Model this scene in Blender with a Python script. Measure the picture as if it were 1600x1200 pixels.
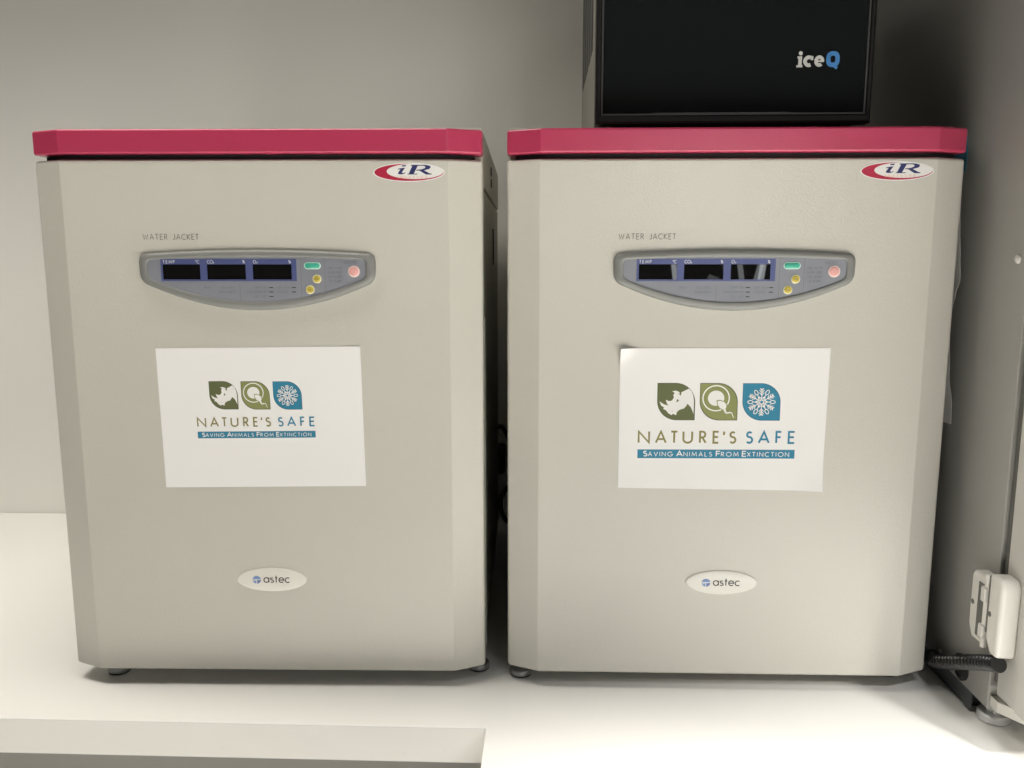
import bpy, bmesh, math, random
from mathutils import Vector, Matrix
from mathutils.geometry import tessellate_polygon
from math import sin, cos, pi, radians

random.seed(7)
for o in list(bpy.data.objects):
    bpy.data.objects.remove(o)
scene = bpy.context.scene
col = scene.collection

# ------------------------------------------------------------------ camera
cam_d = bpy.data.cameras.new('camera')
cam = bpy.data.objects.new('camera', cam_d)
col.objects.link(cam)
cam.location = (0, 0, 0.65114)
cam.rotation_euler = (pi/2 - 0.15266, 0.0004, 0.0375)
cam_d.sensor_width = 36
cam_d.lens = 29.035
cam_d.clip_start = 0.02
cam_d.clip_end = 100
scene.camera = cam

# ------------------------------------------------------------------ world, lamps, exposure
w = bpy.data.worlds.new('World')
scene.world = w
w.use_nodes = True
bgn = w.node_tree.nodes['Background']
bgn.inputs[0].default_value = (1.0, 0.95, 0.87, 1)
bgn.inputs[1].default_value = 0.01

def area(name, loc, target, sx, sy, power, colour, spread=180):
    d = bpy.data.lights.new(name, 'AREA')
    d.shape = 'RECTANGLE'; d.size = sx; d.size_y = sy
    d.energy = power; d.color = colour; d.spread = radians(spread)
    o = bpy.data.objects.new(name, d); col.objects.link(o)
    o.location = loc
    v = Vector(target) - Vector(loc)
    o.rotation_euler = v.to_track_quat('-Z', 'Y').to_euler()
    return o

def ceiling(name, x, y, power, colour, spread, size=0.6):
    return area(name, (x, y, 2.0), (x, y, 0), size, size, power, colour, spread)

# ceiling panels, spread narrowed to leave the upper wall darker, brightest ahead of the bench and to its right
WARM = (1, 0.952, 0.865); MID = (1, 0.974, 0.918); COOL = (1, 0.994, 0.975)
ceiling('overhead_lamp', 0.1, -1.0, 198, COOL, 80)
ceiling('overhead_lamp', 0.7, -0.4, 60, COOL, 80)
ceiling('overhead_lamp', 1.9, -1.0, 365, MID, 110, 0.32)
ceiling('overhead_lamp', 1.9, -1.0, 77, MID, 80, 0.32)
ceiling('overhead_lamp', 1.9, 0.85, 52, MID, 115)
ceiling('overhead_lamp', 1.9, 1.1, 38, MID, 145)
ceiling('overhead_lamp', 1.3, 1.1, 6, MID, 110)
ceiling('overhead_lamp', -0.5, 1.1, 8, WARM, 110)
ceiling('overhead_lamp', -1.2, 1.1, 6, WARM, 84)
area('overhead_lamp', (-2.0, 0.8, 1.9), (-1.5, 2.0, -0.15), 0.6, 0.6, 0.9, WARM, 42)  # added to brighten the lower left wall
ceiling('overhead_lamp', -0.6, -1.15, 44, WARM, 80)  # added to brighten the bench's front edge and the left side
area('far_lamp', (0.8, -1.5, 1.02), (0.24, 1.2, 0.4), 0.6, 0.26, 6.5, COOL)
# thin light strips added behind the camera, only to reflect in the display glass
for wx, wz, ww, wh, wp, roll in ((0.80, 0.75, 0.03, 0.5, 0.16, 8), (0.98, 0.30, 0.12, 0.5, 0.16, -24), (1.07, 0.8, 0.02, 0.9, 0.10, 12),
                                 (1.17, 0.8, 0.03, 0.9, 0.16, 9), (1.27, 0.4, 0.035, 0.5, 0.10, -14), (1.36, 0.8, 0.035, 0.9, 0.36, -7)):
    o = area('reflection_strip', (wx, -2.5, wz), (wx-0.55, 1.2, wz), ww, wh, wp*1.6, (0.93, 0.97, 1))
    o.rotation_euler.rotate_axis('Z', radians(roll))

vs = scene.view_settings
vs.view_transform = 'Standard'
vs.look = 'None'
vs.exposure = -0.04
vs.gamma = 1
vs.use_curve_mapping = False

# ------------------------------------------------------------------ materials
def mat(name, colour, rough=0.5, metal=0.0, bump=None, spec=0.5, coat=0.0, vary=0.0, vscale=6.0, specks=None):
    m = bpy.data.materials.new(name)
    m.use_nodes = True
    nt = m.node_tree; N = nt.nodes; L = nt.links
    b = N['Principled BSDF']
    b.inputs['Base Color'].default_value = (*colour, 1)
    b.inputs['Roughness'].default_value = rough
    b.inputs['Metallic'].default_value = metal
    b.inputs['Specular IOR Level'].default_value = spec
    b.inputs['Coat Weight'].default_value = coat
    tc = N.new('ShaderNodeTexCoord')
    last = None
    if vary:
        n = N.new('ShaderNodeTexNoise'); n.inputs['Scale'].default_value = vscale
        n.inputs['Detail'].default_value = 5
        L.new(tc.outputs['Object'], n.inputs['Vector'])
        mx = N.new('ShaderNodeMix'); mx.data_type = 'RGBA'
        mx.inputs[6].default_value = (*[c*(1-vary) for c in colour], 1)
        mx.inputs[7].default_value = (*[min(1, c*(1+vary)) for c in colour], 1)
        L.new(n.outputs['Fac'], mx.inputs[0])
        last = mx.outputs[2]
        mr = N.new('ShaderNodeMapRange')
        mr.inputs['To Min'].default_value = rough*0.88
        mr.inputs['To Max'].default_value = min(1, rough*1.12)
        L.new(n.outputs['Fac'], mr.inputs['Value'])
        L.new(mr.outputs['Result'], b.inputs['Roughness'])
    if specks:
        sc, thr, dark = specks
        v = N.new('ShaderNodeTexNoise'); v.inputs['Scale'].default_value = sc
        v.inputs['Detail'].default_value = 3
        L.new(tc.outputs['Object'], v.inputs['Vector'])
        r = N.new('ShaderNodeMapRange')
        r.inputs['From Min'].default_value = thr; r.inputs['From Max'].default_value = thr+0.04
        L.new(v.outputs['Fac'], r.inputs['Value'])
        mx = N.new('ShaderNodeMix'); mx.data_type = 'RGBA'
        if last: L.new(last, mx.inputs[6])
        else: mx.inputs[6].default_value = (*colour, 1)
        mx.inputs[7].default_value = (*dark, 1)
        L.new(r.outputs['Result'], mx.inputs[0])
        last = mx.outputs[2]
    if last: L.new(last, b.inputs['Base Color'])
    if bump:
        sc, strength, dist = bump
        n = N.new('ShaderNodeTexNoise'); n.inputs['Scale'].default_value = sc
        n.inputs['Detail'].default_value = 2
        L.new(tc.outputs['Object'], n.inputs['Vector'])
        bp = N.new('ShaderNodeBump'); bp.inputs['Strength'].default_value = strength
        bp.inputs['Distance'].default_value = dist
        L.new(n.outputs['Fac'], bp.inputs['Height'])
        L.new(bp.outputs['Normal'], b.inputs['Normal'])
    return m

M = {}
M['door']   = mat('door_paint', (0.58, 0.562, 0.505), 0.29, bump=(330, 0.55, 0.0006), vary=0.02)
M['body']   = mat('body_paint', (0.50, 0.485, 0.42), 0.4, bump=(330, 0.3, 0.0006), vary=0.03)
M['pink']   = mat('raspberry_paint', (0.425, 0.041, 0.096), 0.32, bump=(330, 0.25, 0.0005), vary=0.03)
M['rubber'] = mat('black_rubber', (0.012, 0.012, 0.013), 0.6)
M['bezel']  = mat('bezel_plastic', (0.215, 0.219, 0.208), 0.4, vary=0.02)
M['plate']  = mat('faceplate_film', (0.238, 0.248, 0.284), 0.42, vary=0.02)
M['blue']   = mat('display_blue', (0.078, 0.096, 0.24), 0.4)
M['glass']  = mat('dark_display_glass', (0.006, 0.006, 0.006), 0.015)
M['white']  = mat('white_ink', (0.72, 0.72, 0.74), 0.5)
M['ink']    = mat('grey_ink', (0.16, 0.155, 0.14), 0.6)
M['faint']  = mat('faint_ink', (0.15, 0.155, 0.18), 0.6)
M['black']  = mat('black_ink', (0.02, 0.018, 0.016), 0.5)
M['green']  = mat('green_button', (0.055, 0.40, 0.29), 0.35)
M['mint']   = mat('mint_ring', (0.58, 0.82, 0.72), 0.4)
M['yellow'] = mat('yellow_button', (0.55, 0.43, 0.05), 0.35)
M['cream']  = mat('cream_ring', (0.74, 0.70, 0.47), 0.4)
M['rose']   = mat('rose_button', (0.76, 0.38, 0.355), 0.4)
M['rosering'] = mat('rose_ring', (0.82, 0.62, 0.58), 0.4)
M['paper']  = mat('paper', (0.89, 0.88, 0.87), 0.75, bump=(60, 0.06, 0.001), vary=0.012, vscale=10)
M['olive']  = mat('print_dark_olive', (0.11, 0.125, 0.045), 0.7)
M['olive2'] = mat('print_light_olive', (0.235, 0.255, 0.088), 0.7)
M['olive3'] = mat('print_title_olive', (0.235, 0.21, 0.065), 0.7)
M['teal']   = mat('print_teal', (0.018, 0.205, 0.335), 0.7)
M['edge']   = mat('print_leaf_edge', (0.06, 0.08, 0.03), 0.7)
M['tedge']  = mat('print_teal_edge', (0.015, 0.14, 0.23), 0.7)
M['prpaper'] = mat('print_white', (0.86, 0.85, 0.83), 0.75)
M['navy']   = mat('navy_ink', (0.02, 0.025, 0.12), 0.5)
M['crimson'] = mat('crimson_ink', (0.42, 0.018, 0.055), 0.4)
M['orange'] = mat('pale_orange_ink', (0.85, 0.42, 0.26), 0.5)
M['badge']  = mat('badge_plastic', (0.80, 0.78, 0.72), 0.25)
M['sticker'] = mat('sticker_white', (0.82, 0.81, 0.79), 0.35)
M['lblue']  = mat('globe_blue', (0.20, 0.32, 0.58), 0.5)
M['lblue2'] = mat('globe_dark_blue', (0.15, 0.20, 0.45), 0.5)
M['foot']   = mat('foot_metal', (0.30, 0.30, 0.30), 0.35, 0.7)
M['chrome'] = mat('zinc_metal', (0.72, 0.73, 0.73), 0.33, 0.75)
M['table']  = mat('white_laminate', (0.785, 0.775, 0.745), 0.38, bump=(500, 0.08, 0.0003), vary=0.012, vscale=3)
M['tedgem'] = mat('laminate_edge', (0.90, 0.885, 0.84), 0.45, vary=0.02, vscale=5, specks=(38, 0.735, (0.30, 0.26, 0.2)))
M['apron']  = mat('grey_panel', (0.27, 0.263, 0.245), 0.6, vary=0.12, vscale=5)
M['wall']   = mat('wall_paint', (0.83, 0.815, 0.775), 0.6, bump=(240, 0.10, 0.0006), vary=0.015, vscale=2)
M['floor']  = mat('floor_vinyl', (0.28, 0.27, 0.25), 0.5, vary=0.08)
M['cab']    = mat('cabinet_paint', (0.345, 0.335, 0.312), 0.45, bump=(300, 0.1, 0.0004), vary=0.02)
M['cabdoor'] = mat('cabinet_door_paint', (0.55, 0.53, 0.49), 0.42, bump=(300, 0.1, 0.0004), vary=0.02)
M['gasket'] = mat('grey_gasket', (0.10, 0.098, 0.085), 0.45)
M['hinge']  = mat('hinge_plastic', (0.66, 0.64, 0.59), 0.33, vary=0.015)
M['recess'] = mat('hinge_recess', (0.12, 0.118, 0.11), 0.5)
M['base_shade'] = mat('dark_base_shade', (0.085, 0.094, 0.098), 0.6, vary=0.05)
M['hose'] = mat('hose_plastic', (0.012, 0.012, 0.012), 0.3)
M['bplas']  = mat('black_plastic', (0.006, 0.006, 0.006), 0.5, vary=0.1, spec=0.3)
M['bgloss'] = mat('black_gloss_panel', (0.009, 0.0105, 0.011), 0.03)
M['bline']  = mat('dark_grey_trim', (0.045, 0.045, 0.045), 0.4)
M['casing'] = mat('grey_casing', (0.21, 0.205, 0.18), 0.5, vary=0.03)
M['icegrey'] = mat('light_grey_lettering', (0.50, 0.50, 0.48), 0.5)
M['iceblue'] = mat('blue_lettering', (0.045, 0.19, 0.46), 0.5)
M['sheet']  = mat('grey_plastic_sheet', (0.74, 0.73, 0.70), 0.35, vary=0.04)
M['bluebag'] = mat('blue_plastic', (0.07, 0.24, 0.32), 0.35)
M['cable']  = mat('cable_rubber', (0.010, 0.010, 0.010), 0.5)

# ------------------------------------------------------------------ helpers
def link(name, me, parent=None):
    o = bpy.data.objects.new(name, me)
    col.objects.link(o)
    if parent is not None: o.parent = parent
    return o

def face_weighted(me, ang):
    # large faces keep their own direction; only the narrow bevel strips blend
    around = {}
    for p in me.polygons:
        for v in p.vertices: around.setdefault(v, []).append(p)
    lim = cos(ang); out = []
    for p in me.polygons:
        for v in p.vertices:
            n = Vector((0, 0, 0))
            for q in around[v]:
                if q.normal.dot(p.normal) >= lim: n += q.normal * q.area**1.5
            out.append(n.normalized() if n.length > 0 else p.normal.copy())
    me.normals_split_custom_set(out)

def finish(name, bm, mats, parent=None, bevel=0.0, crease=0.0, seg=2, smooth=True, angle=40, loc=None):
    bm.normal_update()
    if crease:   # shallow folds keep a tighter radius than the outer edges
        es = [e for e in bm.edges if len(e.link_faces) == 2 and radians(15) < e.calc_face_angle(0) < radians(40)]
        bmesh.ops.bevel(bm, geom=es, offset=crease, segments=2, profile=0.5, affect='EDGES', clamp_overlap=True)
    bm.normal_update()
    if bevel:
        es = [e for e in bm.edges if len(e.link_faces) == 2 and e.calc_face_angle(0) > radians(40 if crease else 15)]
        bmesh.ops.bevel(bm, geom=es, offset=bevel, segments=seg, profile=0.5, affect='EDGES', clamp_overlap=True)
    bmesh.ops.recalc_face_normals(bm, faces=[f for f in bm.faces]) if not getattr(bm, 'flat2d', False) else None
    me = bpy.data.meshes.new(name)
    bm.to_mesh(me); bm.free()
    if not isinstance(mats, (list, tuple)): mats = [mats]
    for m in mats: me.materials.append(m)
    if smooth:
        for p in me.polygons: p.use_smooth = True
        me.set_sharp_from_angle(angle=radians(angle))
    o = link(name, me, parent)
    if loc: o.location = loc
    if smooth and bevel:
        face_weighted(me, radians(angle))
    return o

def tag(o, label=None, cat=None, group=None, kind=None):
    if label: o['label'] = label
    if cat: o['category'] = cat
    if group: o['group'] = group
    if kind: o['kind'] = kind
    return o

def empty(name, loc, rz=0.0):
    o = bpy.data.objects.new(name, None); col.objects.link(o)
    o.location = loc; o.rotation_euler = (0, 0, rz)
    o.empty_display_size = 0.05
    return o

def copy_tree(o, parent=None):
    c = o.copy(); col.objects.link(c); c.parent = parent
    for ch in list(o.children): copy_tree(ch, c)
    return c

def box(bm, x0, x1, y0, y1, z0, z1, mi=0):
    vs_ = [bm.verts.new(p) for p in ((x0,y0,z0),(x1,y0,z0),(x1,y1,z0),(x0,y1,z0),(x0,y0,z1),(x1,y0,z1),(x1,y1,z1),(x0,y1,z1))]
    for idx in ((0,3,2,1),(4,5,6,7),(0,1,5,4),(1,2,6,5),(2,3,7,6),(3,0,4,7)):
        f = bm.faces.new([vs_[i] for i in idx]); f.material_index = mi

def prism_z(bm, poly, z0, z1, mi=0):
    a = [bm.verts.new((x, y, z0)) for x, y in poly]
    b = [bm.verts.new((x, y, z1)) for x, y in poly]
    n = len(poly)
    bm.faces.new(list(reversed(a))).material_index = mi
    bm.faces.new(b).material_index = mi
    for i in range(n):
        bm.faces.new((a[i], a[(i+1) % n], b[(i+1) % n], b[i])).material_index = mi

def lathe(bm, prof, axis='z', c=(0,0,0), n=40, mi=0):
    # prof: (radius, height) list; closed with caps
    rings = []
    for r, h in prof:
        ring = []
        for k in range(n):
            a = 2*pi*k/n
            p = {'z': (r*cos(a), r*sin(a), h), 'x': (h, r*cos(a), r*sin(a)), 'y': (r*cos(a), -h, r*sin(a))}[axis]
            ring.append(bm.verts.new((c[0]+p[0], c[1]+p[1], c[2]+p[2])))
        rings.append(ring)
    for i in range(len(rings)-1):
        for k in range(n):
            bm.faces.new((rings[i][k], rings[i][(k+1) % n], rings[i+1][(k+1) % n], rings[i+1][k])).material_index = mi
    bm.faces.new(list(reversed(rings[0]))).material_index = mi
    bm.faces.new(rings[-1]).material_index = mi

def tube(bm, pts, radii, n=14, mi=0):
    pts = [Vector(p) for p in pts]
    if not isinstance(radii, (list, tuple)): radii = [radii]*len(pts)
    rings = []; up = Vector((0.13, 0.2, 1)).normalized()
    for i, p in enumerate(pts):
        t = (pts[min(i+1, len(pts)-1)] - pts[max(i-1, 0)]).normalized()
        u = up - t*up.dot(t)
        if u.length < 1e-3: u = Vector((1, 0, 0)) - t*t.x
        u.normalize(); v = t.cross(u); up = u
        rings.append([bm.verts.new(p + (u*cos(2*pi*k/n) + v*sin(2*pi*k/n))*radii[i]) for k in range(n)])
    for i in range(len(rings)-1):
        for k in range(n):
            bm.faces.new((rings[i][k], rings[i][(k+1) % n], rings[i+1][(k+1) % n], rings[i+1][k])).material_index = mi
    bm.faces.new(list(reversed(rings[0]))); bm.faces.new(rings[-1])

def spline(ctrl, n=12):
    P = [Vector(c) for c in ctrl]; P = [P[0]] + P + [P[-1]]
    out = []
    for i in range(1, len(P)-2):
        for k in range(n):
            t = k/n
            a, b, c, d = P[i-1], P[i], P[i+1], P[i+2]
            out.append(0.5*((2*b) + (c-a)*t + (2*a-5*b+4*c-d)*t*t + (3*b-a-3*c+d)*t**3))
    out.append(P[-2]); return out

# ---- printed shapes: flat sheets in the x-z plane that face -y, each a hair in front of the last
class Ink:
    """collects printed polygons (x, z) as thin layers facing -y"""
    def __init__(self, y=0.0, step=0.000012):
        self.bm = bmesh.new(); self.y = y; self.step = step
    def poly(self, pts, mi=0):
        self.y -= self.step
        v = [self.bm.verts.new((p[0], self.y, p[1])) for p in pts]
        if len(v) > 4:
            for a, b, c in tessellate_polygon([[Vector((p[0], p[1], 0)) for p in pts]]):
                d = (pts[b][0]-pts[a][0])*(pts[c][1]-pts[a][1])-(pts[b][1]-pts[a][1])*(pts[c][0]-pts[a][0])
                if abs(d) < 1e-14: continue
                f = self.bm.faces.new((v[a], v[b], v[c]) if d > 0 else (v[a], v[c], v[b])); f.material_index = mi
            return
        area2 = sum(pts[i][0]*pts[(i+1) % len(pts)][1]-pts[(i+1) % len(pts)][0]*pts[i][1] for i in range(len(pts)))
        if area2 < 0: v.reverse()
        f = self.bm.faces.new(v); f.material_index = mi
    def rect(self, x0, x1, z0, z1, mi=0): self.poly([(x0, z0), (x1, z0), (x1, z1), (x0, z1)], mi)
    def ell(self, cx, cz, rx, rz, mi=0, n=48):
        self.poly([(cx+rx*cos(2*pi*k/n), cz+rz*sin(2*pi*k/n)) for k in range(n)], mi)
    def ring(self, cx, cz, rx, rz, wd, mi=0, n=48):
        self.stroke([(cx+rx*cos(2*pi*k/n), cz+rz*sin(2*pi*k/n)) for k in range(n)], wd, mi, closed=True)
    def stroke(self, pts, wd, mi=0, closed=False):
        P = [Vector((p[0], p[1])) for p in pts]
        if len(P) < 2: return
        self.y -= self.step
        n = len(P); Lv = []; Rv = []
        for i in range(n):
            if closed: a, b = P[(i-1) % n], P[(i+1) % n]
            else: a, b = P[max(i-1, 0)], P[min(i+1, n-1)]
            d0 = (P[i]-a); d1 = (b-P[i])
            if d0.length < 1e-9: d0 = d1
            if d1.length < 1e-9: d1 = d0
            d0 = d0.normalized(); d1 = d1.normalized()
            t = d0 + d1
            t = t.normalized() if t.length > 1e-6 else d0
            nn = Vector((-t.y, t.x))
            k = max(0.45, abs(nn.dot(Vector((-d0.y, d0.x)))))
            o = nn*(wd/2/k)
            Lv.append(self.bm.verts.new((P[i].x+o.x, self.y, P[i].y+o.y)))
            Rv.append(self.bm.verts.new((P[i].x-o.x, self.y, P[i].y-o.y)))
        for i in range(n if closed else n-1):
            j = (i+1) % n
            f = self.bm.faces.new((Rv[i], Rv[j], Lv[j], Lv[i])); f.material_index = mi
    def text(self, s, x0, z0, h, width=None, wt=0.12, track=0.18, mi=0, italic=0.0, wide=1.0):
        total = 0; items = []
        for ch in s:
            if ch == ' ': items.append((None, 0.42)); total += 0.42
            else:
                g, wv = GLYPH[ch]; items.append((g, wv)); total += wv
        if width:
            ngap = max(1, len(s)-1)
            fit = (width/h - total)/ngap
            if fit < 0.06:
                xs = (width/h - 0.06*ngap)/total; fit = 0.06
            else: xs = 1
            track = fit
        else: xs = 1
        if width and wide > 1 and (width/h - total*wide)/ngap > 0.15:
            xs = wide; track = (width/h - total*wide)/ngap
        x = 0
        for g, wv in items:
            if g:
                for st in g:
                    self.stroke([(x0+h*(x+px*xs+italic*pz), z0+h*pz) for px, pz in st], wt*h, mi)
            x += wv*xs + track
        return x0 + h*(x-track)
    def done(self, name, mats, parent=None, loc=None):
        me = bpy.data.meshes.new(name); self.bm.to_mesh(me); self.bm.free()
        for m in (mats if isinstance(mats, (list, tuple)) else [mats]): me.materials.append(m)
        o = link(name, me, parent)
        if loc: o.location = loc
        return o

def arc(cx, cz, rx, rz, a0, a1, n=12):
    return [(cx+rx*cos(radians(a0+(a1-a0)*k/n)), cz+rz*sin(radians(a0+(a1-a0)*k/n))) for k in range(n+1)]

S_CURVE = arc(.25, .74, .21, .22, 40, 270, 12)[:-1] + arc(.25, .26, .24, .26, 90, -145, 14)
GLYPH = {
 'A': ([[(0,0),(.36,1),(.72,0)], [(.13,.32),(.59,.32)]], .72),
 'B': ([[(0,0),(0,1)], [(0,1),(.25,1)]+arc(.25,.76,.2,.24,90,-90)+[(0,.52)], [(.25,.52)]+arc(.25,.26,.25,.26,90,-90)+[(0,0)]], .5),
 'C': ([arc(.46,.5,.46,.5,52,308,22)], .76),
 'D': ([[(0,0),(0,1),(.22,1)]+arc(.22,.5,.45,.5,90,-90,16)+[(0,0)]], .68),
 'E': ([[(.46,0),(0,0),(0,1),(.46,1)], [(0,.52),(.42,.52)]], .46),
 'F': ([[(0,0),(0,1),(.44,1)], [(0,.52),(.40,.52)]], .44),
 'G': ([arc(.48,.5,.48,.5,48,330,24)+[(.95,.46),(.55,.46)]], .95),
 'H': ([[(0,0),(0,1)], [(.6,0),(.6,1)], [(0,.52),(.6,.52)]], .6),
 'I': ([[(0,0),(0,1)]], .03),
 'J': ([[(.32,1),(.32,.22)]+arc(.12,.22,.2,.22,0,-130,8)], .34),
 'K': ([[(0,0),(0,1)], [(.55,1),(.03,.5),(.58,0)]], .58),
 'L': ([[(0,1),(0,0),(.42,0)]], .42),
 'M': ([[(0,0),(.1,1),(.45,.18),(.80,1),(.9,0)]], .9),
 'N': ([[(0,0),(0,1),(.68,0),(.68,1)]], .68),
 'O': ([arc(.48,.5,.48,.5,0,360,30)], .96),
 'P': ([[(0,0),(0,1),(.24,1)]+arc(.24,.75,.22,.25,90,-90)+[(0,.5)]], .46),
 'Q': ([arc(.48,.5,.48,.5,0,360,30), [(.55,.3),(.95,-.06)]], .98),
 'R': ([[(0,0),(0,1),(.24,1)]+arc(.24,.74,.22,.26,90,-90)+[(0,.48)], [(.20,.48),(.52,0)]], .52),
 'S': ([S_CURVE], .5),
 'T': ([[(.28,0),(.28,1)], [(0,1),(.56,1)]], .56),
 'U': ([[(0,1),(0,.32)]+arc(.3,.32,.3,.32,180,360,14)+[(.6,1)]], .6),
 'V': ([[(0,1),(.34,0),(.68,1)]], .68),
 'W': ([[(0,1),(.24,0),(.48,.85),(.72,0),(.96,1)]], .96),
 'X': ([[(0,0),(.58,1)], [(0,1),(.58,0)]], .58),
 'Y': ([[(0,1),(.3,.48),(.6,1)], [(.3,.48),(.3,0)]], .6),
 'Z': ([[(0,1),(.56,1),(0,0),(.56,0)]], .56),
 "'": ([[(.10,1.02),(0,.70)]], .12),
 '2': ([arc(.2,.42,.2,.18,160,0,8)[:-1]+[(.40,.40),(0,0),(.42,0)]], .42),
 '%': ([arc(.16,.78,.14,.2,0,360,10), arc(.62,.22,.14,.2,0,360,10), [(.66,1),(.12,0)]], .78),
 '/': ([[(0,0),(.35,1)]], .35),
 'o': ([arc(.14,.84,.12,.14,0,360,10)], .26),   # degree mark
 # small geometric lower case
 'a': ([arc(.33,.33,.33,.33,0,360,24), [(.66,.66),(.66,0)]], .68),
 's': ([[(p[0]*.85, p[1]*.66) for p in S_CURVE]], .44),
 't': ([[(.15,.95),(.15,0)], [(0,.64),(.32,.64)]], .32),
 'e': ([[(.02,.34),(.66,.34)]+arc(.34,.33,.33,.33,0,315,22)], .68),
 'c': ([arc(.33,.33,.33,.33,48,312,20)], .56),
}

# ------------------------------------------------------------------ setting: wall, floor
bm = bmesh.new(); box(bm, -4.0, 4.0, 2.007, 2.12, -0.9, 2.6)
tag(finish('wall', bm, M['wall'], smooth=False), kind='structure')
bm = bmesh.new(); box(bm, -6, 6, -5, 2.0, -0.95, -0.9)
tag(finish('floor', bm, M['floor'], smooth=False), kind='structure')

# ------------------------------------------------------------------ workbench
bench = empty('workbench', (0, 1.5, -0.9))
tag(bench, 'white laminate workbench with a stepped front edge under both incubators', 'workbench')
def under(bm_name, bm, m, parent, **k):
    o = finish(bm_name, bm, m, None, **k); o.parent = parent
    o.matrix_parent_inverse = Matrix.Translation(parent.location).inverted(); return o
bm = bmesh.new()
prism_z(bm, [(-2.6, 1.0655), (-0.0775, 1.0655), (-0.0775, 0.30), (2.6, 0.30), (2.6, 2.004), (-2.6, 2.004)], -0.054, 0.0)
for f in bm.faces:
    f.normal_update()
    if abs(f.normal.z) < 0.5: f.material_index = 1
under('worktop', bm, [M['table'], M['tedgem']], bench, bevel=0.0016, seg=3, angle=30)
bm = bmesh.new(); box(bm, -2.6, -0.085, 1.115, 1.14, -0.88, -0.056)
under('under_panel', bm, M['apron'], bench, bevel=0.001, seg=1)
bm = bmesh.new(); box(bm, -0.07, -0.045, 0.36, 1.10, -0.88, -0.056)
under('side_panel', bm, M['apron'], bench, bevel=0.001, seg=1)

# ------------------------------------------------------------------ incubator
W2 = 0.3185; CX = 0.046; CY = 0.0203
def plan(w2, cx, cy, y0, y1):
    return [(-w2+cx, y0), (w2-cx, y0), (w2, y0+cy), (w2, y1), (-w2, y1), (-w2, y0+cy)]

def outline(hw, te, tm, be, bm_, r, n=22, hwb=None):
    hwb = hw if hwb is None else hwb
    def crv(p0, pm, p1):
        # quadratic through three points
        c = (2*pm[0]-.5*(p0[0]+p1[0]), 2*pm[1]-.5*(p0[1]+p1[1]))
        return [((1-t)**2*p0[0]+2*t*(1-t)*c[0]+t*t*p1[0], (1-t)**2*p0[1]+2*t*(1-t)*c[1]+t*t*p1[1]) for t in [k/n for k in range(n+1)]]
    TL, TR, BR, BL = (-hw, te), (hw, te), (hwb, be), (-hwb, be)
    top = crv(TL, (0, tm), TR); right = [(TR[0]+(BR[0]-TR[0])*k/6, TR[1]+(BR[1]-TR[1])*k/6) for k in range(7)]
    bot = crv(BR, (0, bm_), BL); left = [(BL[0]+(TL[0]-BL[0])*k/6, BL[1]+(TL[1]-BL[1])*k/6) for k in range(7)]
    def trim(side, r0, r1):
        V = [Vector(p) for p in side]
        def at(V, d):
            for i in range(len(V)-1):
                l = (V[i+1]-V[i]).length
                if d <= l: return V[i]+(V[i+1]-V[i])*(d/l)
                d -= l
            return V[-1]
        tot = sum((V[i+1]-V[i]).length for i in range(len(V)-1))
        m = len(side)
        return [at(V, r0+(tot-r0-r1)*k/(m-1)) for k in range(m)]
    S = [trim(s, r, r) for s in (top, right, bot, left)]
    C = [Vector(TR), Vector(BR), Vector(BL), Vector(TL)]
    out = []
    for i in range(4):
        out += S[i]
        A, B, c = S[i][-1], S[(i+1) % 4][0], C[i]
        for k in range(1, 7):
            t = k/7; out.append(A*(1-t)**2 + c*2*t*(1-t) + B*t*t)
    return [(p.x, p.y) for p in out]

def button(name, parent, cx, cz, rx, rz, y, m_cap, m_ring, mark=None):
    # raised key: coloured cap inside a pale ring
    bm = bmesh.new(); n = 32
    def loop(a, b, yy):
        if rx > rz*1.3:   # stadium
            d = rx-rz; pts = []
            for k in range(n):
                an = 2*pi*k/n; c_, s_ = cos(an), sin(an)
                pts.append((cx + (d if c_ >= 0 else -d) + (b)*c_ + 0*a, cz + b*s_))
        else:
            pts = [(cx+a*cos(2*pi*k/n), cz+b*sin(2*pi*k/n)) for k in range(n)]
        return [bm.verts.new((p[0], yy, p[1])) for p in pts]
    R = [loop(rx, rz, y), loop(rx, rz, y-.0008), loop(rx*.94, rz*.94, y-.0012), loop(rx*.80, rz*.74, y-.0012),
         loop(rx*.77, rz*.71, y-.0018), loop(rx*.66, rz*.60, y-.0022)]
    for i in range(5):
        for k in range(n):
            f = bm.faces.new((R[i][k], R[i][(k+1) % n], R[i+1][(k+1) % n], R[i+1][k])); f.material_index = 1 if i < 3 else 0
    f = bm.faces.new(R[-1]); f.material_index = 0
    o = finish(name, bm, [m_cap, m_ring], parent, angle=50)
    return o

root = empty('incubator', (0, 0, 0))
# body behind the door
bm = bmesh.new()
box(bm, -0.3160, 0.3160, 0.074, 0.735, 0.030, 0.7525)
body = finish('body', bm, M['body'], root, bevel=0.003)
bm = bmesh.new()
box(bm, -0.3175, 0.3175, 0.052, 0.728, 0.7555, 0.834)
head = finish('head_panel', bm, M['body'], root, bevel=0.003)
bm = bmesh.new()
for zz in (0.802, 0.782):
    prism_z(bm, [(0.3170, 0.325), (0.3188, 0.325), (0.3188, 0.349), (0.3170, 0.349)], zz-.008, zz+.006)
finish('vent_slot', bm, M['rubber'], head)
bm = bmesh.new()
box(bm, 0.3155, 0.3176, 0.44, 0.475, 0.635, 0.705)
finish('recessed_grip', bm, M['rubber'], body, bevel=0.0005, seg=1)
bm = bmesh.new()
box(bm, 0.300, 0.3185, 0.0755, 0.094, 0.032, 0.56)
finish('door_hinge_rail', bm, M['body'], body, bevel=0.0015)
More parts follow.
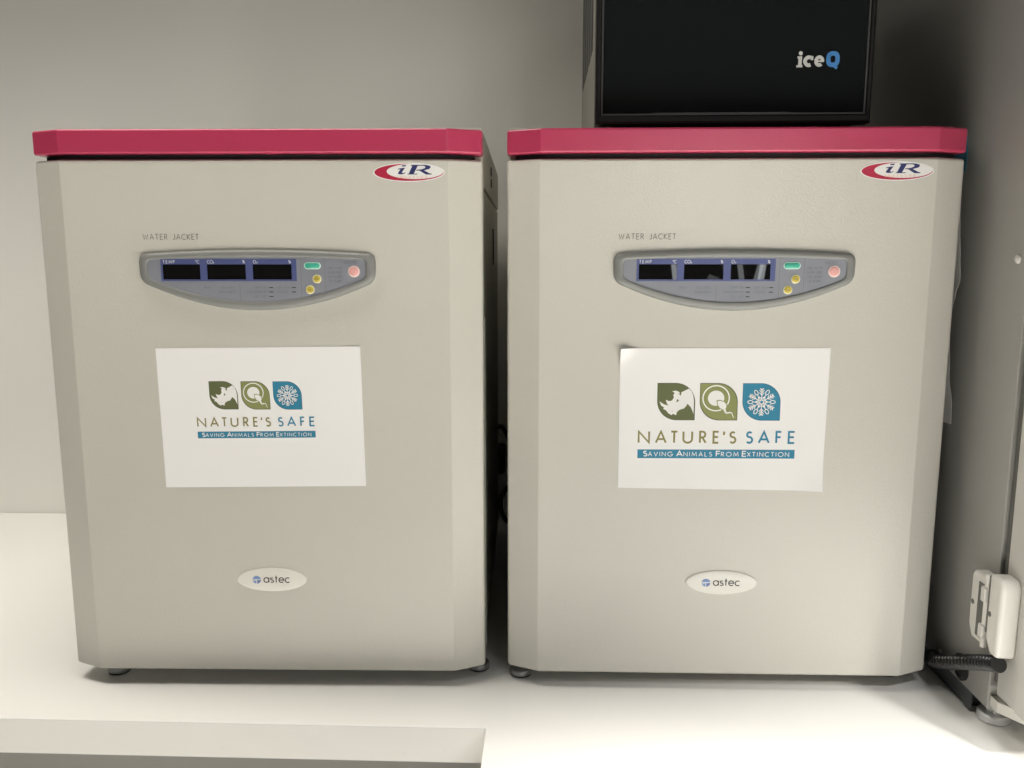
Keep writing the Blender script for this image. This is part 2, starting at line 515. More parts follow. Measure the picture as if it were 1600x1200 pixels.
# gasket and top gap
bm = bmesh.new()
box(bm, -0.305, 0.305, 0.0605, 0.0735, 0.045, 0.74)
finish('gasket', bm, M['rubber'], root, bevel=0.003)
bm = bmesh.new()
prism_z(bm, plan(W2-0.012, CX, CY, 0.010, 0.051), 0.787, 0.7928)
finish('gap_seal', bm, M['rubber'], root)
# door
bm = bmesh.new()
prism_z(bm, plan(W2, CX, CY, 0.0, 0.060), 0.025, 0.786)
door = finish('door', bm, M['door'], root, bevel=0.0045, crease=0.0013, seg=4, angle=60)
# lid
bm = bmesh.new()
prism_z(bm, plan(W2, CX+0.001, CY, -0.0025, 0.0515), 0.7934, 0.8268)
lid = finish('lid', bm, M['pink'], root, bevel=0.0035, crease=0.0013, seg=4, angle=60)
# feet
for fx, fy in ((-W2+0.054, 0.042), (W2-0.0125, 0.062), (-W2+0.06, 0.66), (W2-0.03, 0.66)):
    bm = bmesh.new()
    lathe(bm, [(0.014, 0.0), (0.0165, 0.0008), (0.017, 0.003)], 'z', (fx, fy, 0.0003), mi=1)
    lathe(bm, [(0.0172, 0.0032), (0.0176, 0.006), (0.0165, 0.0105), (0.013, 0.0125), (0.006, 0.013), (0.006, 0.032)], 'z', (fx, fy, 0.0003))
    finish('foot', bm, [M['foot'], M['rubber']], root)

# printed words on the door
k = Ink(-0.00022)
k.text('WATER', -0.1612, 0.6757, 0.0074, 0.0345, wt=0.13)
k.text('JACKET', -0.1182, 0.6757, 0.0074, 0.0362, wt=0.13)
k.done('lettering', M['ink'], root)

# control panel
bm = bmesh.new()
prof = [(0.0, 0.0003), (0.0, -0.0022), (0.0009, -0.0046), (0.0025, -0.0064), (0.0050, -0.0076), (0.0075, -0.0079), (0.0098, -0.0077), (0.0108, -0.0070), (0.0112, -0.0058)]
rings = []
for d, y in prof:
    pts = outline(0.1685-d*1.2, 0.6555-d*0.75, 0.6617-d*0.95, 0.6165+d*0.42, 0.5757+d*1.12, max(0.0055, 0.0125-d*0.5), hwb=0.1675-d*1.2)
    rings.append([bm.verts.new((p[0], y, p[1])) for p in pts])
n = len(rings[0])
for i in range(len(rings)-1):
    for j in range(n):
        bm.faces.new((rings[i][j], rings[i+1][j], rings[i+1][(j+1) % n], rings[i][(j+1) % n]))
panel = finish('control_panel', bm, M['bezel'], root, angle=55)
bm = bmesh.new()
f = bm.faces.new([bm.verts.new((r.co.x, -0.0058, r.co.z)) for r in []] or [bm.verts.new((p[0], -0.0059, p[1])) for p in outline(0.1685-.0113*1.2, 0.6555-.0113*.75, 0.6617-.0113*.95, 0.6165+.0113*.42, 0.5757+.0113*1.12, 0.00685, hwb=0.1675-.0113*1.2)])
bmesh.ops.triangulate(bm, faces=[f], ngon_method='EAR_CLIP')
r_ = bmesh.ops.extrude_face_region(bm, geom=bm.faces[:])
bmesh.ops.translate(bm, verts=[g for g in r_['geom'] if isinstance(g, bmesh.types.BMVert)], vec=(0, 0.004, 0))
finish('faceplate', bm, M['plate'], panel, smooth=False)
PY = -0.0059
def slab(name, x0, x1, z0, z1, y0, th, m, parent, bev=0.0004):
    bm = bmesh.new(); box(bm, x0, x1, y0-th, y0, z0, z1)
    return finish(name, bm, m, parent, bevel=bev, seg=2)
slab('display_strip', -0.1363, 0.0568, 0.6174, 0.6485, PY+0.0002, 0.0005, M['blue'], panel, 0.0002)
for x0, x1 in ((-0.1330, -0.0800), (-0.0700, -0.0153), (-0.0051, 0.0497)):
    slab('display_window', x0, x1, 0.6198, 0.6408, PY-0.0002, 0.0004, M['glass'], panel, 0.0001)
for items in ((('TEMP', -0.1325, 0.0042, 0.0165), ('oC', -0.0860, 0.0042, 0.0052)),
              (('CO', -0.0695, 0.0042, 0.0080), ('2', -0.0610, 0.0030, 0.0016), ('%', -0.0192, 0.0042, 0.0032)),
              (('O', -0.0042, 0.0042, 0.0040), ('2', 0.0006, 0.0030, 0.0016), ('%', 0.0460, 0.0042, 0.0032))):
    k = Ink(PY-0.00036)
    for t_, x, h_, wd in items: k.text(t_, x, 0.6424, h_, wd, wt=0.17)
    k.done('lettering', M['white'], panel)
k = Ink(PY-0.0001); k2 = Ink(PY-0.0001)
for x, z0, z1 in ((-0.0247, 0.5895, 0.6130), (0.0628, 0.5935, 0.6515), (0.0966, 0.6015, 0.6502)):
    k.rect(x-0.00025, x+0.00025, z0, z1, 1)
for x, z in ((0.0197, 0.6085), (0.0197, 0.6022), (0.0197, 0.5958), (0.0520, 0.6085), (0.0520, 0.6022)):
    k.rect(x-0.0028, x+0.0028, z-0.0006, z+0.0006, 2)
for s, x, z, wd in (('HEAT', -0.0755, 0.6073, 0.0095), ('CO2 INJECT', -0.0520, 0.6073, 0.0210), ('AUTO INJECT', -0.0545, 0.6010, 0.0235),
                    ('TEMP SET', -0.0040, 0.6073, 0.0185), ('CONCENTR SET', -0.0150, 0.6010, 0.0295), ('O2 SET', -0.0035, 0.5947, 0.0180),
                    ('SET ALM', 0.0295, 0.6073, 0.0175), ('CLOCK', 0.0295, 0.6010, 0.0140),
                    ('ADD WATER', 0.1010, 0.6345, 0.0205), ('DOOR OPEN', 0.1010, 0.6284, 0.0200), ('CO2 ALARM', 0.1010, 0.6224, 0.0200), ('O2 ALARM', 0.1025, 0.6163, 0.0180),
                    ('BUZZER', 0.1255, 0.6420, 0.0155)):
    (k2 if x > 0.09 else k).text(s, x, z, 0.0026, wd, wt=0.15, mi=0)
k.done('printed_legend', [M['faint'], M['ink'], M['black']], panel)
k2.done('alarm_legend', M['faint'], panel)
button('start_button', panel, 0.0795, 0.6390, 0.0118, 0.0050, PY+0.0002, M['green'], M['mint'])
for bx, bz, sg in ((0.0853, 0.6205, 1), (0.0752, 0.6055, -1)):
    b_ = button('arrow_button', panel, bx, bz, 0.0063, 0.0063, PY+0.0002, M['yellow'], M['cream'])
    k = Ink(PY-0.0022)
    k.stroke([(bx-.0021, bz-.0011*sg), (bx, bz+.0013*sg), (bx+.0021, bz-.0011*sg)], 0.0008)
    a_ = k.done('arrow_mark', M['ink'], panel)
button('alarm_button', panel, 0.1380, 0.6310, 0.0082, 0.0082, PY+0.0002, M['rose'], M['rosering'])

# oval name badge low on the door
bm = bmesh.new()
prof = [(1.0, 0.0002), (1.0, -0.0012), (0.985, -0.0020), (0.93, -0.0024), (0.6, -0.0026), (0.2, -0.0027)]
rg = []
for s, y in prof:
    e = (1-s)
    rg.append([bm.verts.new((0.0530*s*cos(2*pi*q/64), y, 0.1722+(0.0185*s)*sin(2*pi*q/64))) for q in range(64)])
for i in range(len(rg)-1):
    for q in range(64): bm.faces.new((rg[i][q], rg[i+1][q], rg[i+1][(q+1) % 64], rg[i][(q+1) % 64]))
bm.faces.new(rg[-1])
badge = finish('name_badge', bm, M['badge'], root, angle=50)
k = Ink(-0.0029)
gx, gz, gr = -0.0226, 0.1722, 0.0062
k.ell(gx, gz, gr, gr, 1)
k.poly([(gx, gz)]+[(gx+gr*cos(radians(a)), gz+gr*sin(radians(a))) for a in range(-88, 1, 8)], 2)
k.stroke([(gx-gr, gz), (gx+gr, gz+0.0004)], 0.0011, 3); k.stroke([(gx-.0002, gz+.0003), (gx-.0002, gz-gr)], 0.0011, 3)
k.stroke([(gx-gr*.9, gz-gr*.35), (gx-gr*.2, gz-gr*.1)], 0.0006, 3)
k.text('astec', -0.0118, 0.1682, 0.0112, 0.0385, wt=0.135, mi=0)
k.done('lettering', [M['black'], M['lblue'], M['lblue2'], M['badge']], badge)

# oval sensor sticker
k = Ink(-0.0002)
SX, SZ = 0.2176, 0.7675
k.ell(SX, SZ, 0.0500, 0.0130, 0, 72)
k.ell(SX, SZ, 0.0482, 0.0117, 1, 72)
k.ell(SX+0.0085, SZ+0.0012, 0.0395, 0.0104, 0, 72)
sticker = k.done('sensor_sticker', [M['sticker'], M['crimson']], root)
k = Ink(-0.00036)
def P5(*pts):   # traced sticker lettering, 7.27 units per photo pixel
    return [(SX + (x-560)/7.27/1.1196*0.001, SZ - (z-652)/7.27/1.1196*0.001) for x, z in pts]
s5 = 1/7.27/1.1196*0.001
k.poly(P5((478,582),(490,573),(533,573),(521,588),(476,588)))
k.poly(P5((428,622),(444,610),(517,601),(478,655),(497,660),(522,651),(514,664),(482,674),(441,672),(433,662),(464,618)))
k.poly(P5((600,578),(662,578),(612,672),(556,672)))
k.poly(P5((576,578),(590,570),(735,570),(735,579),(650,581),(600,584)))
k.poly(P5((542,676),(548,667),(655,667),(652,676)))
k.poly(P5((690,570),(760,572),(800,582),(808,598),(790,616),(735,630),(640,634),(646,625),(705,620),(742,606),(748,590),(725,580),(690,579)))
k.poly(P5((672,630),(725,628),(790,662),(815,668),(818,677),(752,677)))
k.text('CO2', P5((428,714))[0][0], P5((428,716))[0][1], 24*s5, 78*s5, wt=0.16, mi=1)
k.text('SENSOR', P5((560,714))[0][0]-40*s5, P5((520,716))[0][1], 24*s5, 240*s5, wt=0.16, mi=1)
k.done('lettering', [M['navy'], M['orange']], sticker)

root.location = (-0.40488, 1.16917, 0); root.rotation_euler = (0, 0, 0.02097)
tag(root, 'beige incubator with raspberry lid and nothing standing on top of it', 'incubator', 'matching beige incubators side by side on the bench')
second = copy_tree(root)
for ch in second.children:
    if ch.name.startswith('foot') and ch.data.vertices[0].co.y < 0.2:
        ch.location.x = -0.034 if ch.data.vertices[0].co.x < 0 else -0.025
second.location = (0.26689, 1.18173, 0); second.rotation_euler = (0, 0, 0.00898)
tag(second, 'beige incubator with raspberry lid carrying the black fronted box', 'incubator', 'matching beige incubators side by side on the bench')

# ------------------------------------------------------------------ logo sheets
def leaf(cx, cz, s, grow=0.0):
    a = s/2+grow; r = s*0.52
    pts = [(cx-a, cz+a)]
    pts += [(cx+a-r+r*sin(radians(t)), cz+a-r+r*cos(radians(t))) for t in range(0, 91, 6)]
    pts += [(cx+a, cz-a)]
    pts += [(cx-a+r-r*sin(radians(t)), cz-a+r-r*cos(radians(t))) for t in range(0, 91, 6)]
    return pts
def px7(x0):   # traced emblem units -> -0.5..0.5
    return lambda *pts: [((x-x0-207)/415, (276-z)/428) for x, z in pts]

def sheet(name, i, corners, LX, LZ, BW, curl, label):
    """A4 sheet taped to door i; logo laid out from the left end / top of its banner (LX, LZ), banner width BW"""
    r = (root, second)[i]
    tl, tr, br, bl = [Vector(c) for c in corners]
    cen = (tl+tr+br+bl)/4
    bm = bmesh.new(); nx, nz = 40, 30
    g = []
    for b in range(nz+1):
        row = []
        for a in range(nx+1):
            s, t = a/nx, b/nz
            p = (tl*(1-s)+tr*s)*(1-t) + (bl*(1-s)+br*s)*t - cen
            y = -0.0007 - 0.0006*max(0, t-0.74)*(1+sin(9*s+3*t))
            y -= curl(s, t)
            dx, dz = (0, 0)
            row.append(bm.verts.new((p.x+dx, y, p.y+dz)))
        g.append(row)
    for b in range(nz):
        for a in range(nx): bm.faces.new((g[b][a], g[b+1][a], g[b+1][a+1], g[b][a+1]))
    r_ = bmesh.ops.extrude_face_region(bm, geom=bm.faces[:])
    bmesh.ops.translate(bm, verts=[q for q in r_['geom'] if isinstance(q, bmesh.types.BMVert)], vec=(0, 0.0002, 0))
    o = finish(name, bm, M['paper'], angle=60)
    Mx = Matrix.Translation(r.location) @ Matrix.Rotation(r.rotation_euler.z, 4, 'Z')
    o.matrix_world = Mx @ Matrix.Translation((cen.x, 0, cen.y))
    tag(o, label, 'paper', 'white logo sheets taped to the incubator doors')
    ang = math.atan2((tr-tl).y, (tr-tl).x)
    def put(ob, cx, cz):
        ob.location = (cx-cen.x, -0.00073, cz-cen.y); ob.rotation_euler = (0, -ang, 0)
    s = 0.2405*BW
    zc = LZ + 0.082*BW + 0.040*BW + 0.070*BW + s/2
    # 1 rhino
    k = Ink(0, 0.00002); T = px7(55)
    def sc(pts): return [(x*s, z*s) for x, z in pts]
    k.poly(leaf(0, 0, s), 0); k.poly(leaf(0, 0, s, -0.018*s), 1)
    k.poly(sc(T((398,126),(428,158),(447,205),(455,265),(456,335),(455,418),(443,382),(425,342),(402,315),(384,300),(374,325),(348,355),(310,366),(288,380),(272,398),(266,432),(230,416),(216,432),(182,412),(152,374),(122,360),(131,341),(100,322),(80,273),(130,308),(180,321),(164,300),(147,254),(182,270),(216,264),(236,230),(229,200),(244,176),(216,156),(258,150),(292,164),(304,188),(276,178),(312,208),(318,168))), 2)
    k.poly(sc(T((272,244),(294,264),(264,286))), 1)
    k.ell(*sc(T((222,384)))[0], 0.010*s, 0.010*s, 1, 10)
    e1 = k.done('rhino_emblem', [M['edge'], M['olive'], M['prpaper']], o); put(e1, LX+0.1175*BW+s/2, zc)
    # 2 egg cell
    k = Ink(0, 0.00002); T = px7(535)
    k.poly(leaf(0, 0, s), 0); k.poly(leaf(0, 0, s, -0.018*s), 1)
    c = sc(T((712, 235)))[0]
    k.ring(c[0], c[1], 0.345*s, 0.335*s, 0.034*s, 2); k.ell(c[0], c[1], 0.215*s, 0.205*s, 2)
    def tail(wd, mi):
        pts = [(700,270),(790,268),(828,310),(820,352),(800,368),(768,352),(736,318),(728,275)]
        grow = (wd-1)
        cx_, cz_ = 775, 315
        k.poly(sc(T(*[(cx_+(x-cx_)*wd, cz_+(z-cz_)*wd) for x, z in [(728,268),(760,264),(800,278),(826,305),(826,340),(812,362),(790,364),(758,348),(734,312)]])), mi)
    tail(1.22, 1); tail(1.0, 2)
    sp = [Vector((p[0], p[1])) for p in sc(T((805,355),(815,385),(830,405),(860,398),(885,402),(896,430),(912,460)))]
    sp3 = spline([(p.x, p.y, 0) for p in sp], 8)
    for q in range(len(sp3)-1):
        wq = (0.05*(1-q/len(sp3))+0.012)*s
        k.stroke([(sp3[q].x, sp3[q].y), (sp3[q+1].x*1.0, sp3[q+1].y)], wq, 2)
    e2 = k.done('egg_cell_emblem', [M['edge'], M['olive2'], M['prpaper']], o); put(e2, LX+0.3865*BW+s/2, zc)
    # 3 snowflake
    k = Ink(0, 0.00002)
    k.poly(leaf(0, 0, s), 0); k.poly(leaf(0, 0, s, -0.018*s), 1)
    for q in range(12):
        an = q*pi/6; R = 0.36*s; wd = 0.022*s
        def rot(x, z): return (x*cos(an)-z*sin(an), x*sin(an)+z*cos(an))
        if q % 2:   # feathered arm
            k.stroke([rot(0.055*s, 0), rot(R, 0)], wd, 2)
            for d, l in ((0.50, 0.075), (0.68, 0.075), (0.86, 0.055)):
                k.stroke([rot(R*d+l*s, l*s*0.85), rot(R*d, 0), rot(R*d+l*s, -l*s*0.85)], wd, 2)
        else:       # looped arm
            k.stroke([rot(0.055*s, 0), rot(R*0.62, 0)], wd, 2)
            k.stroke([rot(R*0.81+R*0.19*cos(2*pi*t/14), 0.042*s*sin(2*pi*t/14)) for t in range(14)], wd, 2, closed=True)
            k.stroke([rot(R*.22, .045*s), rot(R*.48, 0), rot(R*.22, -.045*s)], wd, 2)
    k.ring(0, 0, 0.05*s, 0.05*s, 0.02*s, 2, 16)
    e3 = k.done('snowflake_emblem', [M['tedge'], M['teal'], M['prpaper']], o); put(e3, LX+0.6555*BW+s/2, zc)
    # title
    k = Ink(0, 0.00002); h = 0.082*BW
    spans = [('N',207,292),('A',327,408),('T',432,487),('U',517,590),('R',632,685),('E',725,772),("'",795,812),('S',838,890),('S',953,1006),('A',1038,1120),('F',1158,1203),('E',1243,1295)]
    for q, (ch, a, b) in enumerate(spans):
        gl, wv = GLYPH[ch]; x0 = (a-207)/1088*BW; x1 = (b-207)/1088*BW
        for st in gl: k.stroke([(x0+0.006*BW+(x1-x0-0.012*BW)*px/wv, h*(0.06+0.88*pz)) for px, pz in st], 0.0125*BW, 0 if q < 8 else 1)
    e4 = k.done('title_lettering', [M['olive3'], M['teal']], o); put(e4, LX, LZ+0.040*BW)
    # banner
    k = Ink(0, 0.00002); hb = 0.0575*BW
    k.rect(0, BW, -hb, 0, 0)
    f_ = BW/1088; zb = -hb+0.014*BW
    for ch, a, b in (('S',247,272),('A',478,517),('F',753,778),('E',933,958)):
        gl, wv = GLYPH[ch]; hh = 0.033*BW; x0 = (a-205)*f_; x1 = (b-205)*f_
        for st in gl: k.stroke([(x0+(x1-x0)*px/wv, zb+hh*pz) for px, pz in st], 0.0068*BW, 1)
    for s_, a, b in (('AVING',280,450),('NIMALS',527,722),('ROM',787,905),('XTINCTION',967,1253)):
        k.text(s_, (a-205)*f_, zb, 0.0272*BW, (b-a)*f_, wt=0.155, mi=1, wide=1.22)
    e5 = k.done('banner', [M['teal'], M['prpaper']], o); put(e5, LX, LZ)
    return o

def no_curl(s, t): return 0.0012*max(0, s-0.9)*10*max(0, 0.2-t)*5
def curl_r(s, t):
    d = s*1.414 + t*1.0
    a = max(0, 0.17-d)/0.17
    b = max(0, (s-0.80))/0.2*max(0, (t-0.72))/0.28
    return 0.012*a*a + 0.006*b*b
sheet('logo_sheet', 0, [(-0.1538,0.5210),(0.1428,0.5243),(0.1456,0.3176),(-0.1512,0.3142)], -0.0996, 0.3984, 0.1733, no_curl,
      'flat white sheet with a small logo, on the incubator with nothing on top')
sheet('logo_sheet', 1, [(-0.1564,0.5222),(0.1416,0.5231),(0.1398,0.3139),(-0.1557,0.3163)], -0.1285, 0.3742, 0.2267, curl_r,
      'white sheet with a larger logo and curled corner, on the incubator under the black box')

# ------------------------------------------------------------------ black fronted box on the second incubator
bx0, bx1, by, bz0, bz1 = 0.0733, 0.4645, 1.236, 0.8398, 1.22
ice = empty('instrument_box', ((bx0+bx1)/2, by+0.23, 0.8345))
tag(ice, 'black fronted instrument box with light grey and blue lettering, standing on an incubator', 'instrument')
def iu(name, bm, m, **k): return under(name, bm, m, ice, **k)
bm = bmesh.new(); box(bm, bx0+0.0008, bx1-0.004, by+0.026, by+0.46, bz0+0.004, bz1)
iu('casing', bm, M['casing'], bevel=0.003)
bm = bmesh.new()   # front bezel with a recessed opening
fx0, fx1, fz0, fz1 = bx0+0.0085, bx1-0.0085, bz0+0.0125, bz1-0.0125
def rr(x0, x1, z0, z1, y): return [bm.verts.new(p) for p in ((x0,y,z0),(x1,y,z0),(x1,y,z1),(x0,y,z1))]
R = [rr(bx0,bx1,bz0,bz1,by+.026), rr(bx0,bx1,bz0,bz1,by+.003), rr(bx0+.003,bx1-.003,bz0+.003,bz1-.003,by), rr(fx0-.0015,fx1+.0015,fz0-.0015,fz1+.0015,by), rr(fx0,fx1,fz0,fz1,by+.004)]
for i in range(4):
    for j in range(4): bm.faces.new((R[i][j], R[i][(j+1) % 4], R[i+1][(j+1) % 4], R[i+1][j]))
bm.faces.new(list(reversed(R[0])))
iu('bezel', bm, M['bplas'], bevel=0.0012, seg=2)
bm = bmesh.new()
for a in ((fx0, fx0+.0022, fz0, fz1), (fx1-.0022, fx1, fz0, fz1), (fx0+.0022, fx1-.0022, fz0, fz0+.0022), (fx0+.0022, fx1-.0022, fz1-.0022, fz1)):
    box(bm, a[0], a[1], by+.0022, by+.012, a[2], a[3])
iu('trim_line', bm, M['bline'])
bm = bmesh.new(); box(bm, fx0+.0026, fx1-.0026, by+.0036, by+.014, fz0+.0026, fz1-.0026)
iu('front_panel', bm, M['bgloss'], bevel=0.0006)
for fx in (bx0+0.04, bx1-0.04):
    for fy in (by+0.05, by+0.40):
        bm = bmesh.new(); lathe(bm, [(0.012, 0.8345), (0.014, 0.8355), (0.014, 0.844)], 'z', (fx, fy, 0))
        iu('foot', bm, M['rubber'])
bm = bmesh.new()
for q in range(5):
    box(bm, bx0+0.0002, bx0+0.002, by+0.10+q*0.07, by+0.145+q*0.07, 0.965, 1.16)
iu('vent_slots', bm, M['rubber'])
k = Ink(by+0.0034, 0.00003)
lx, lz, ls = 0.3568, 0.9165, 0.0000548     # metres per traced unit (16 per photo pixel)
def T9(x, z): return (lx + (x-258)*ls, lz - (z-560)*ls)
def st9(pts, wd, mi=0, closed=False): k.stroke([T9(*p) for p in pts], wd*ls, mi, closed)
k.ell(*T9(357, 213), 52*ls, 52*ls)
st9([(348,288),(348,520)], 92); st9([(276,315),(310,315)], 52); st9([(258,534),(415,534)], 52)
st9([(570+98*cos(radians(a)), 412+98*sin(radians(a))) for a in range(62, 301, 14)], 92)
st9([(650,285),(650,385)], 62)
st9([(835+84*cos(radians(a)), 410+96*sin(radians(a))) for a in range(-180, 1, 12)], 88)
st9([(835+84*cos(radians(a)), 412+96*sin(radians(a))) for a in range(180, 44, -12)], 88)
st9([(770,412),(958,412)], 44)
n_ = 40
def sup(t, rx, rz, e=0.72):
    c_, s_ = cos(t), sin(t)
    return (1180+rx*math.copysign(abs(c_)**e, c_), 365+rz*math.copysign(abs(s_)**e, s_))
st9([sup(2*pi*q/n_, 116, 140) for q in range(n_)], 112, 1, True)
st9([(1160,500),(1235,545),(1295,592)], 70, 1)
o = k.done('lettering', [M['icegrey'], M['iceblue']]); o.parent = ice
o.matrix_parent_inverse = Matrix.Translation(ice.location).inverted()

# ------------------------------------------------------------------ metal cabinet at the right
FX = 0.6201
cab = empty('metal_cabinet', (0.92, 1.45, 0))
tag(cab, 'tall pale grey metal cabinet with a white side hinge and black ribbed hose', 'cabinet')
def cu(name, bm, m, parent=None, **k):
    o = under(name, bm, m, cab, **k)
    if parent is not None:
        o.parent = parent; o.matrix_parent_inverse = Matrix.Identity(4)
    return o
bm = bmesh.new(); box(bm, FX, FX+0.60, 1.092, 1.86, 0.0285, 1.45)
cbody = cu('body', bm, M['cab'], bevel=0.0022, seg=3)
bm = bmesh.new(); box(bm, FX+0.0025, FX+0.59, 1.150, 1.84, 0.0005, 0.028)
box(bm, FX+0.0006, FX+0.0023, 1.134, 1.1495, 0.0005, 0.028)
cu('base_shade', bm, M['base_shade'])  # dark slab put in for the shade under the cabinet
bm = bmesh.new(); tube(bm, [(FX+0.012, 1.084, 0.075), (FX+0.012, 1.084, 1.43)], 0.0085, 16)
box(bm, FX+0.012, FX+0.58, 1.0775, 1.0905, 0.075, 1.43)
cu('gasket', bm, M['gasket'])
# door with rounded front edge
bm = bmesh.new()
prism_z(bm, [(FX+0.002, 1.0765), (FX+0.002, 1.030), (FX-0.001, 1.0285), (FX-0.001, 0.992), (FX+0.012, 0.972), (FX+0.60, 0.972), (FX+0.60, 1.0765)], 0.060, 1.45)
cdoor = cu('door', bm, M['cabdoor'], bevel=0.004, seg=4, angle=50)
bm = bmesh.new(); prism_z(bm, [(FX+0.003, 1.0915), (FX+0.003, 1.074), (FX+0.032, 1.030), (FX+0.10, 1.030), (FX+0.10, 1.0915)], 0.034, 0.050)
cu('bottom_bracket', bm, M['hinge'], bevel=0.0012)
bm = bmesh.new()
lathe(bm, [(0.019, 0.0), (0.0216, 0.0015), (0.0216, 0.010), (0.0198, 0.0122), (0.012, 0.0128)], 'z', (0.6445, 1.1165, 0.0002), 48)
bm2 = bm
lathe(bm, [(0.0105, 0.0129), (0.0105, 0.0284)], 'z', (0.6445, 1.1165, 0.0002), 6)
cu('foot', bm, M['chrome'], angle=35)
bm = bmesh.new(); lathe(bm, [(0.0062, 0.0), (0.006, 0.002), (0.0035, 0.0042), (0.0008, 0.0045)], 'x', (0, 0, 0), 24)
bmesh.ops.scale(bm, vec=(-1, 1, 1), verts=bm.verts); bmesh.ops.translate(bm, vec=(FX-0.0003, 1.1139, 0.6482), verts=bm.verts)
cu('screw_cap', bm, M['hinge'])
bm = bmesh.new(); lathe(bm, [(0.004, 0.0), (0.004, 0.0025), (0.002, 0.0036)], 'x', (0, 0, 0), 16)
bmesh.ops.scale(bm, vec=(-1, 1, 1), verts=bm.verts); bmesh.ops.translate(bm, vec=(FX-0.0003, 1.2283, 0.0467), verts=bm.verts)
cu('screw', bm, M['chrome'])
bm = bmesh.new(); lathe(bm, [(0.0195, 0.0), (0.0195, 0.003), (0.014, 0.0045), (0.013, 0.0025)], 'x', (0, 0, 0), 40)
bmesh.ops.scale(bm, vec=(-1, 1, 1), verts=bm.verts); bmesh.ops.translate(bm, vec=(FX-0.0003, 1.164, 0.0535), verts=bm.verts)
cu('hose_port', bm, M['rubber'])
# corrugated hose along the side
path = spline([(FX-0.005, 1.245, 0.030), (FX-0.0155, 1.215, 0.0365), (FX-0.019, 1.165, 0.060), (FX-0.020, 1.115, 0.086), (FX-0.018, 1.075, 0.106), (FX-0.016, 1.045, 0.119)], 44)
rad = [(0.0086, 0.0106, 0.0110, 0.0110, 0.0106, 0.0086, 0.0078, 0.0078)[q % 8] for q in range(len(path))]
bm = bmesh.new(); tube(bm, path, rad, 22)
cu('ribbed_hose', bm, M['hose'], angle=35)
# hinge: cover on the side panel, cover on the door, pin and knuckles between them
hinge = None
bm = bmesh.new()
def cover(bm, y0, y1, z0, z1, x_out, cut):
    # chamfered block standing off the side in -x
    prism = [(y0, z0+cut), (y0+cut*0.8, z0), (y1-cut*0.2, z0), (y1, z0+cut*0.2), (y1, z1-cut*0.2), (y1-cut*0.2, z1), (y0+cut*0.8, z1), (y0, z1-cut)]
    a = [bm.verts.new((x_out, p[0], p[1])) for p in prism]; b = [bm.verts.new((FX+0.001, p[0], p[1])) for p in prism]
    n = len(prism); bm.faces.new(a); bm.faces.new(list(reversed(b)))
    for i in range(n): bm.faces.new((a[i], b[i], b[(i+1) % n], a[(i+1) % n]))
prism_l = [(1.1240, 0.1430), (1.1140, 0.1255), (1.0860, 0.1265), (1.0860, 0.2225), (1.1180, 0.2225), (1.1240, 0.2140)]
a = [bm.verts.new((FX-0.0185, p[0], p[1])) for p in prism_l]; b = [bm.verts.new((FX+0.001, p[0], p[1])) for p in prism_l]
bm.faces.new(a); bm.faces.new(list(reversed(b)))
for i in range(len(prism_l)): bm.faces.new((a[i], b[i], b[(i+1) % len(prism_l)], a[(i+1) % len(prism_l)]))
hinge = cu('hinge', bm, M['hinge'], bevel=0.0035, seg=4, angle=50)
bm = bmesh.new(); box(bm, FX-0.0195, FX-0.0165, 1.0875, 1.1035, 0.1340, 0.2110)
cu('hinge_recess', bm, M['recess'], hinge, bevel=0.0006)
bm = bmesh.new()
prism_r = [(1.0730, 0.1440), (1.0600, 0.1260), (1.0430, 0.1270), (1.0420, 0.2260), (1.0470, 0.2350), (1.0730, 0.2350)]
a = [bm.verts.new((FX-0.0225, p[0], p[1])) for p in prism_r]; b = [bm.verts.new((FX+0.003, p[0]-0.002, p[1])) for p in prism_r]
bm.faces.new(a); bm.faces.new(list(reversed(b)))
for i in range(len(prism_r)): bm.faces.new((a[i], b[i], b[(i+1) % len(prism_r)], a[(i+1) % len(prism_r)]))
cu('hinge_cover', bm, M['hinge'], hinge, bevel=0.0055, seg=5, angle=60)
bm = bmesh.new(); box(bm, FX-0.0205, FX-0.004, 1.0728, 1.0765, 0.150, 0.230)
cu('hinge_side_strip', bm, M['recess'], hinge, bevel=0.0005)
bm = bmesh.new(); lathe(bm, [(0.0042, 0.126), (0.0042, 0.2215), (0.0052, 0.2217), (0.0052, 0.2285), (0.004, 0.2292)], 'z', (FX-0.0185, 1.0818, 0), 24)
cu('hinge_pin', bm, M['hinge'], hinge)
for z0, z1 in ((0.190, 0.211), (0.139, 0.158)):
    bm = bmesh.new(); box(bm, FX-0.0250, FX-0.010, 1.0775, 1.0880, z0, z1)
    cu('hinge_knuckle', bm, M['hinge'], hinge, bevel=0.0018, seg=3)
for y_, z_, xo in ((1.1165, 0.1760, FX-0.0186), (1.0655, 0.1800, FX-0.0226)):
    bm = bmesh.new(); lathe(bm, [(0.0036, 0.0), (0.0036, 0.0004), (0.0020, 0.0005), (0.0014, 0.0002)], 'x', (0, 0, 0), 20)
    bmesh.ops.scale(bm, vec=(-1, 1, 1), verts=bm.verts); bmesh.ops.translate(bm, vec=(xo, y_, z_), verts=bm.verts)
    cu('screw', bm, M['recess'], hinge)

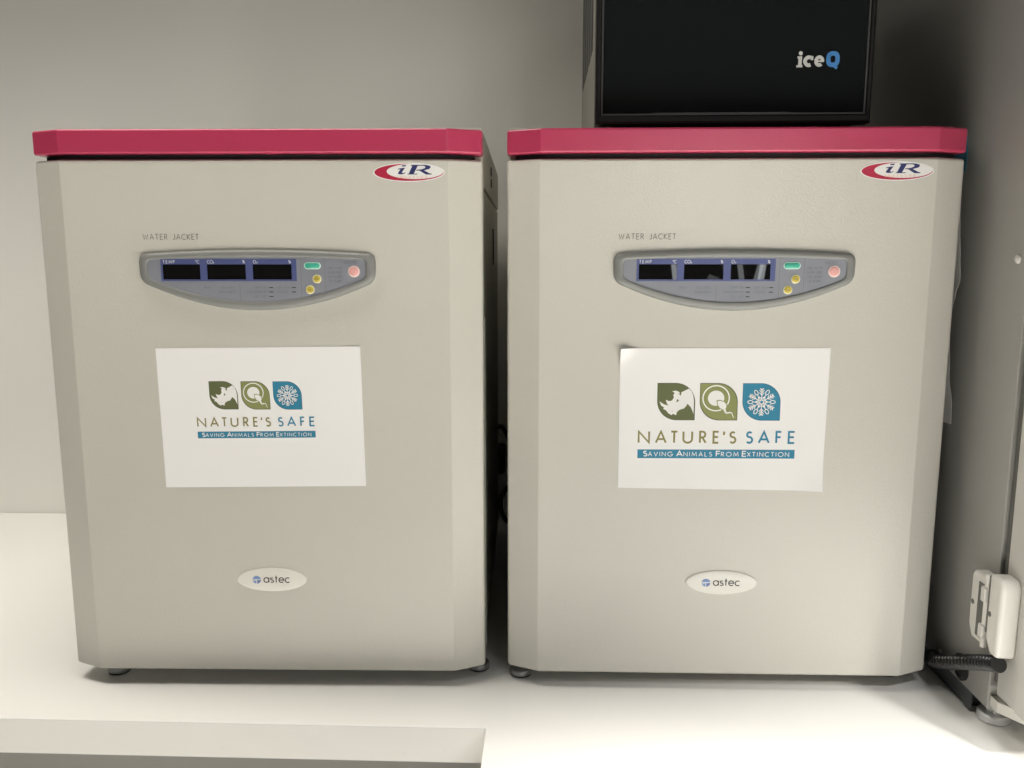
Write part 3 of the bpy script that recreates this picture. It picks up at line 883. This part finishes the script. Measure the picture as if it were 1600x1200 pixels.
# ------------------------------------------------------------------ plastic sleeve hanging on the far side of the second incubator
prof = [(0.826,0.3365),(0.800,0.3390),(0.760,0.3380),(0.715,0.3385),(0.690,0.3405),(0.652,0.3440),(0.618,0.3467),(0.597,0.3415),(0.572,0.3380),(0.536,0.3381),(0.477,0.3419),(0.429,0.3493),(0.401,0.3504)]
def px_(z):
    for i in range(len(prof)-1):
        if prof[i][0] >= z >= prof[i+1][0]:
            t = (prof[i][0]-z)/(prof[i][0]-prof[i+1][0]); t = t*t*(3-2*t)
            return prof[i][1]+(prof[i+1][1]-prof[i][1])*t
    return prof[-1][1]
def hang(name, z0, z1, m, y0, y1, off, parent=None):
    bm = bmesh.new(); nz, ny = 60, 12; g = []
    for b in range(nz+1):
        z = z1+(z0-z1)*b/nz; row = []
        for a in range(ny+1):
            t = a/ny
            x = px_(z)+off
            x = x*(1-t)+(0.3215+off+0.004*sin(z*17+t*3))*t
            row.append(bm.verts.new((x, y0+(y1-y0)*t, z)))
        g.append(row)
    for b in range(nz):
        for a in range(ny): bm.faces.new((g[b][a], g[b+1][a], g[b+1][a+1], g[b][a+1]))
    r_ = bmesh.ops.extrude_face_region(bm, geom=bm.faces[:])
    bmesh.ops.translate(bm, verts=[q for q in r_['geom'] if isinstance(q, bmesh.types.BMVert)], vec=(0.0006, 0, 0))
    return finish(name, bm, m, parent, angle=70)
o = hang('plastic_sleeve', 0.401, 0.775, M['sheet'], 0.0635, 0.30, 0.0)
o.matrix_world = Matrix.Translation(second.location) @ Matrix.Rotation(second.rotation_euler.z, 4, 'Z')
tag(o, 'wavy grey plastic sleeve with blue top, hanging between an incubator and the metal cabinet', 'sleeve')
hang('blue_header', 0.772, 0.822, M['bluebag'], 0.058, 0.30, 0.0009, o)

# ------------------------------------------------------------------ power lead in the gap at the back wall
plug = empty('power_lead', (-0.10, 1.99, 0.16))
tag(plug, 'black mains plug and lead on the back wall in the gap between the incubators', 'power lead')
bm = bmesh.new(); box(bm, -0.150, -0.092, 1.958, 2.006, 0.125, 0.195)
under('plug', bm, M['cable'], plug, bevel=0.006, seg=3)
bm = bmesh.new(); tube(bm, spline([(-0.116, 1.97, 0.19), (-0.118, 1.955, 0.235), (-0.096, 1.95, 0.245), (-0.075, 1.95, 0.19), (-0.075, 1.94, 0.12), (-0.10, 1.93, 0.07), (-0.085, 1.92, 0.02), (-0.03, 1.90, 0.0062), (0.05, 1.90, 0.0062)], 10), 0.0055, 12)
under('lead', bm, M['cable'], plug)
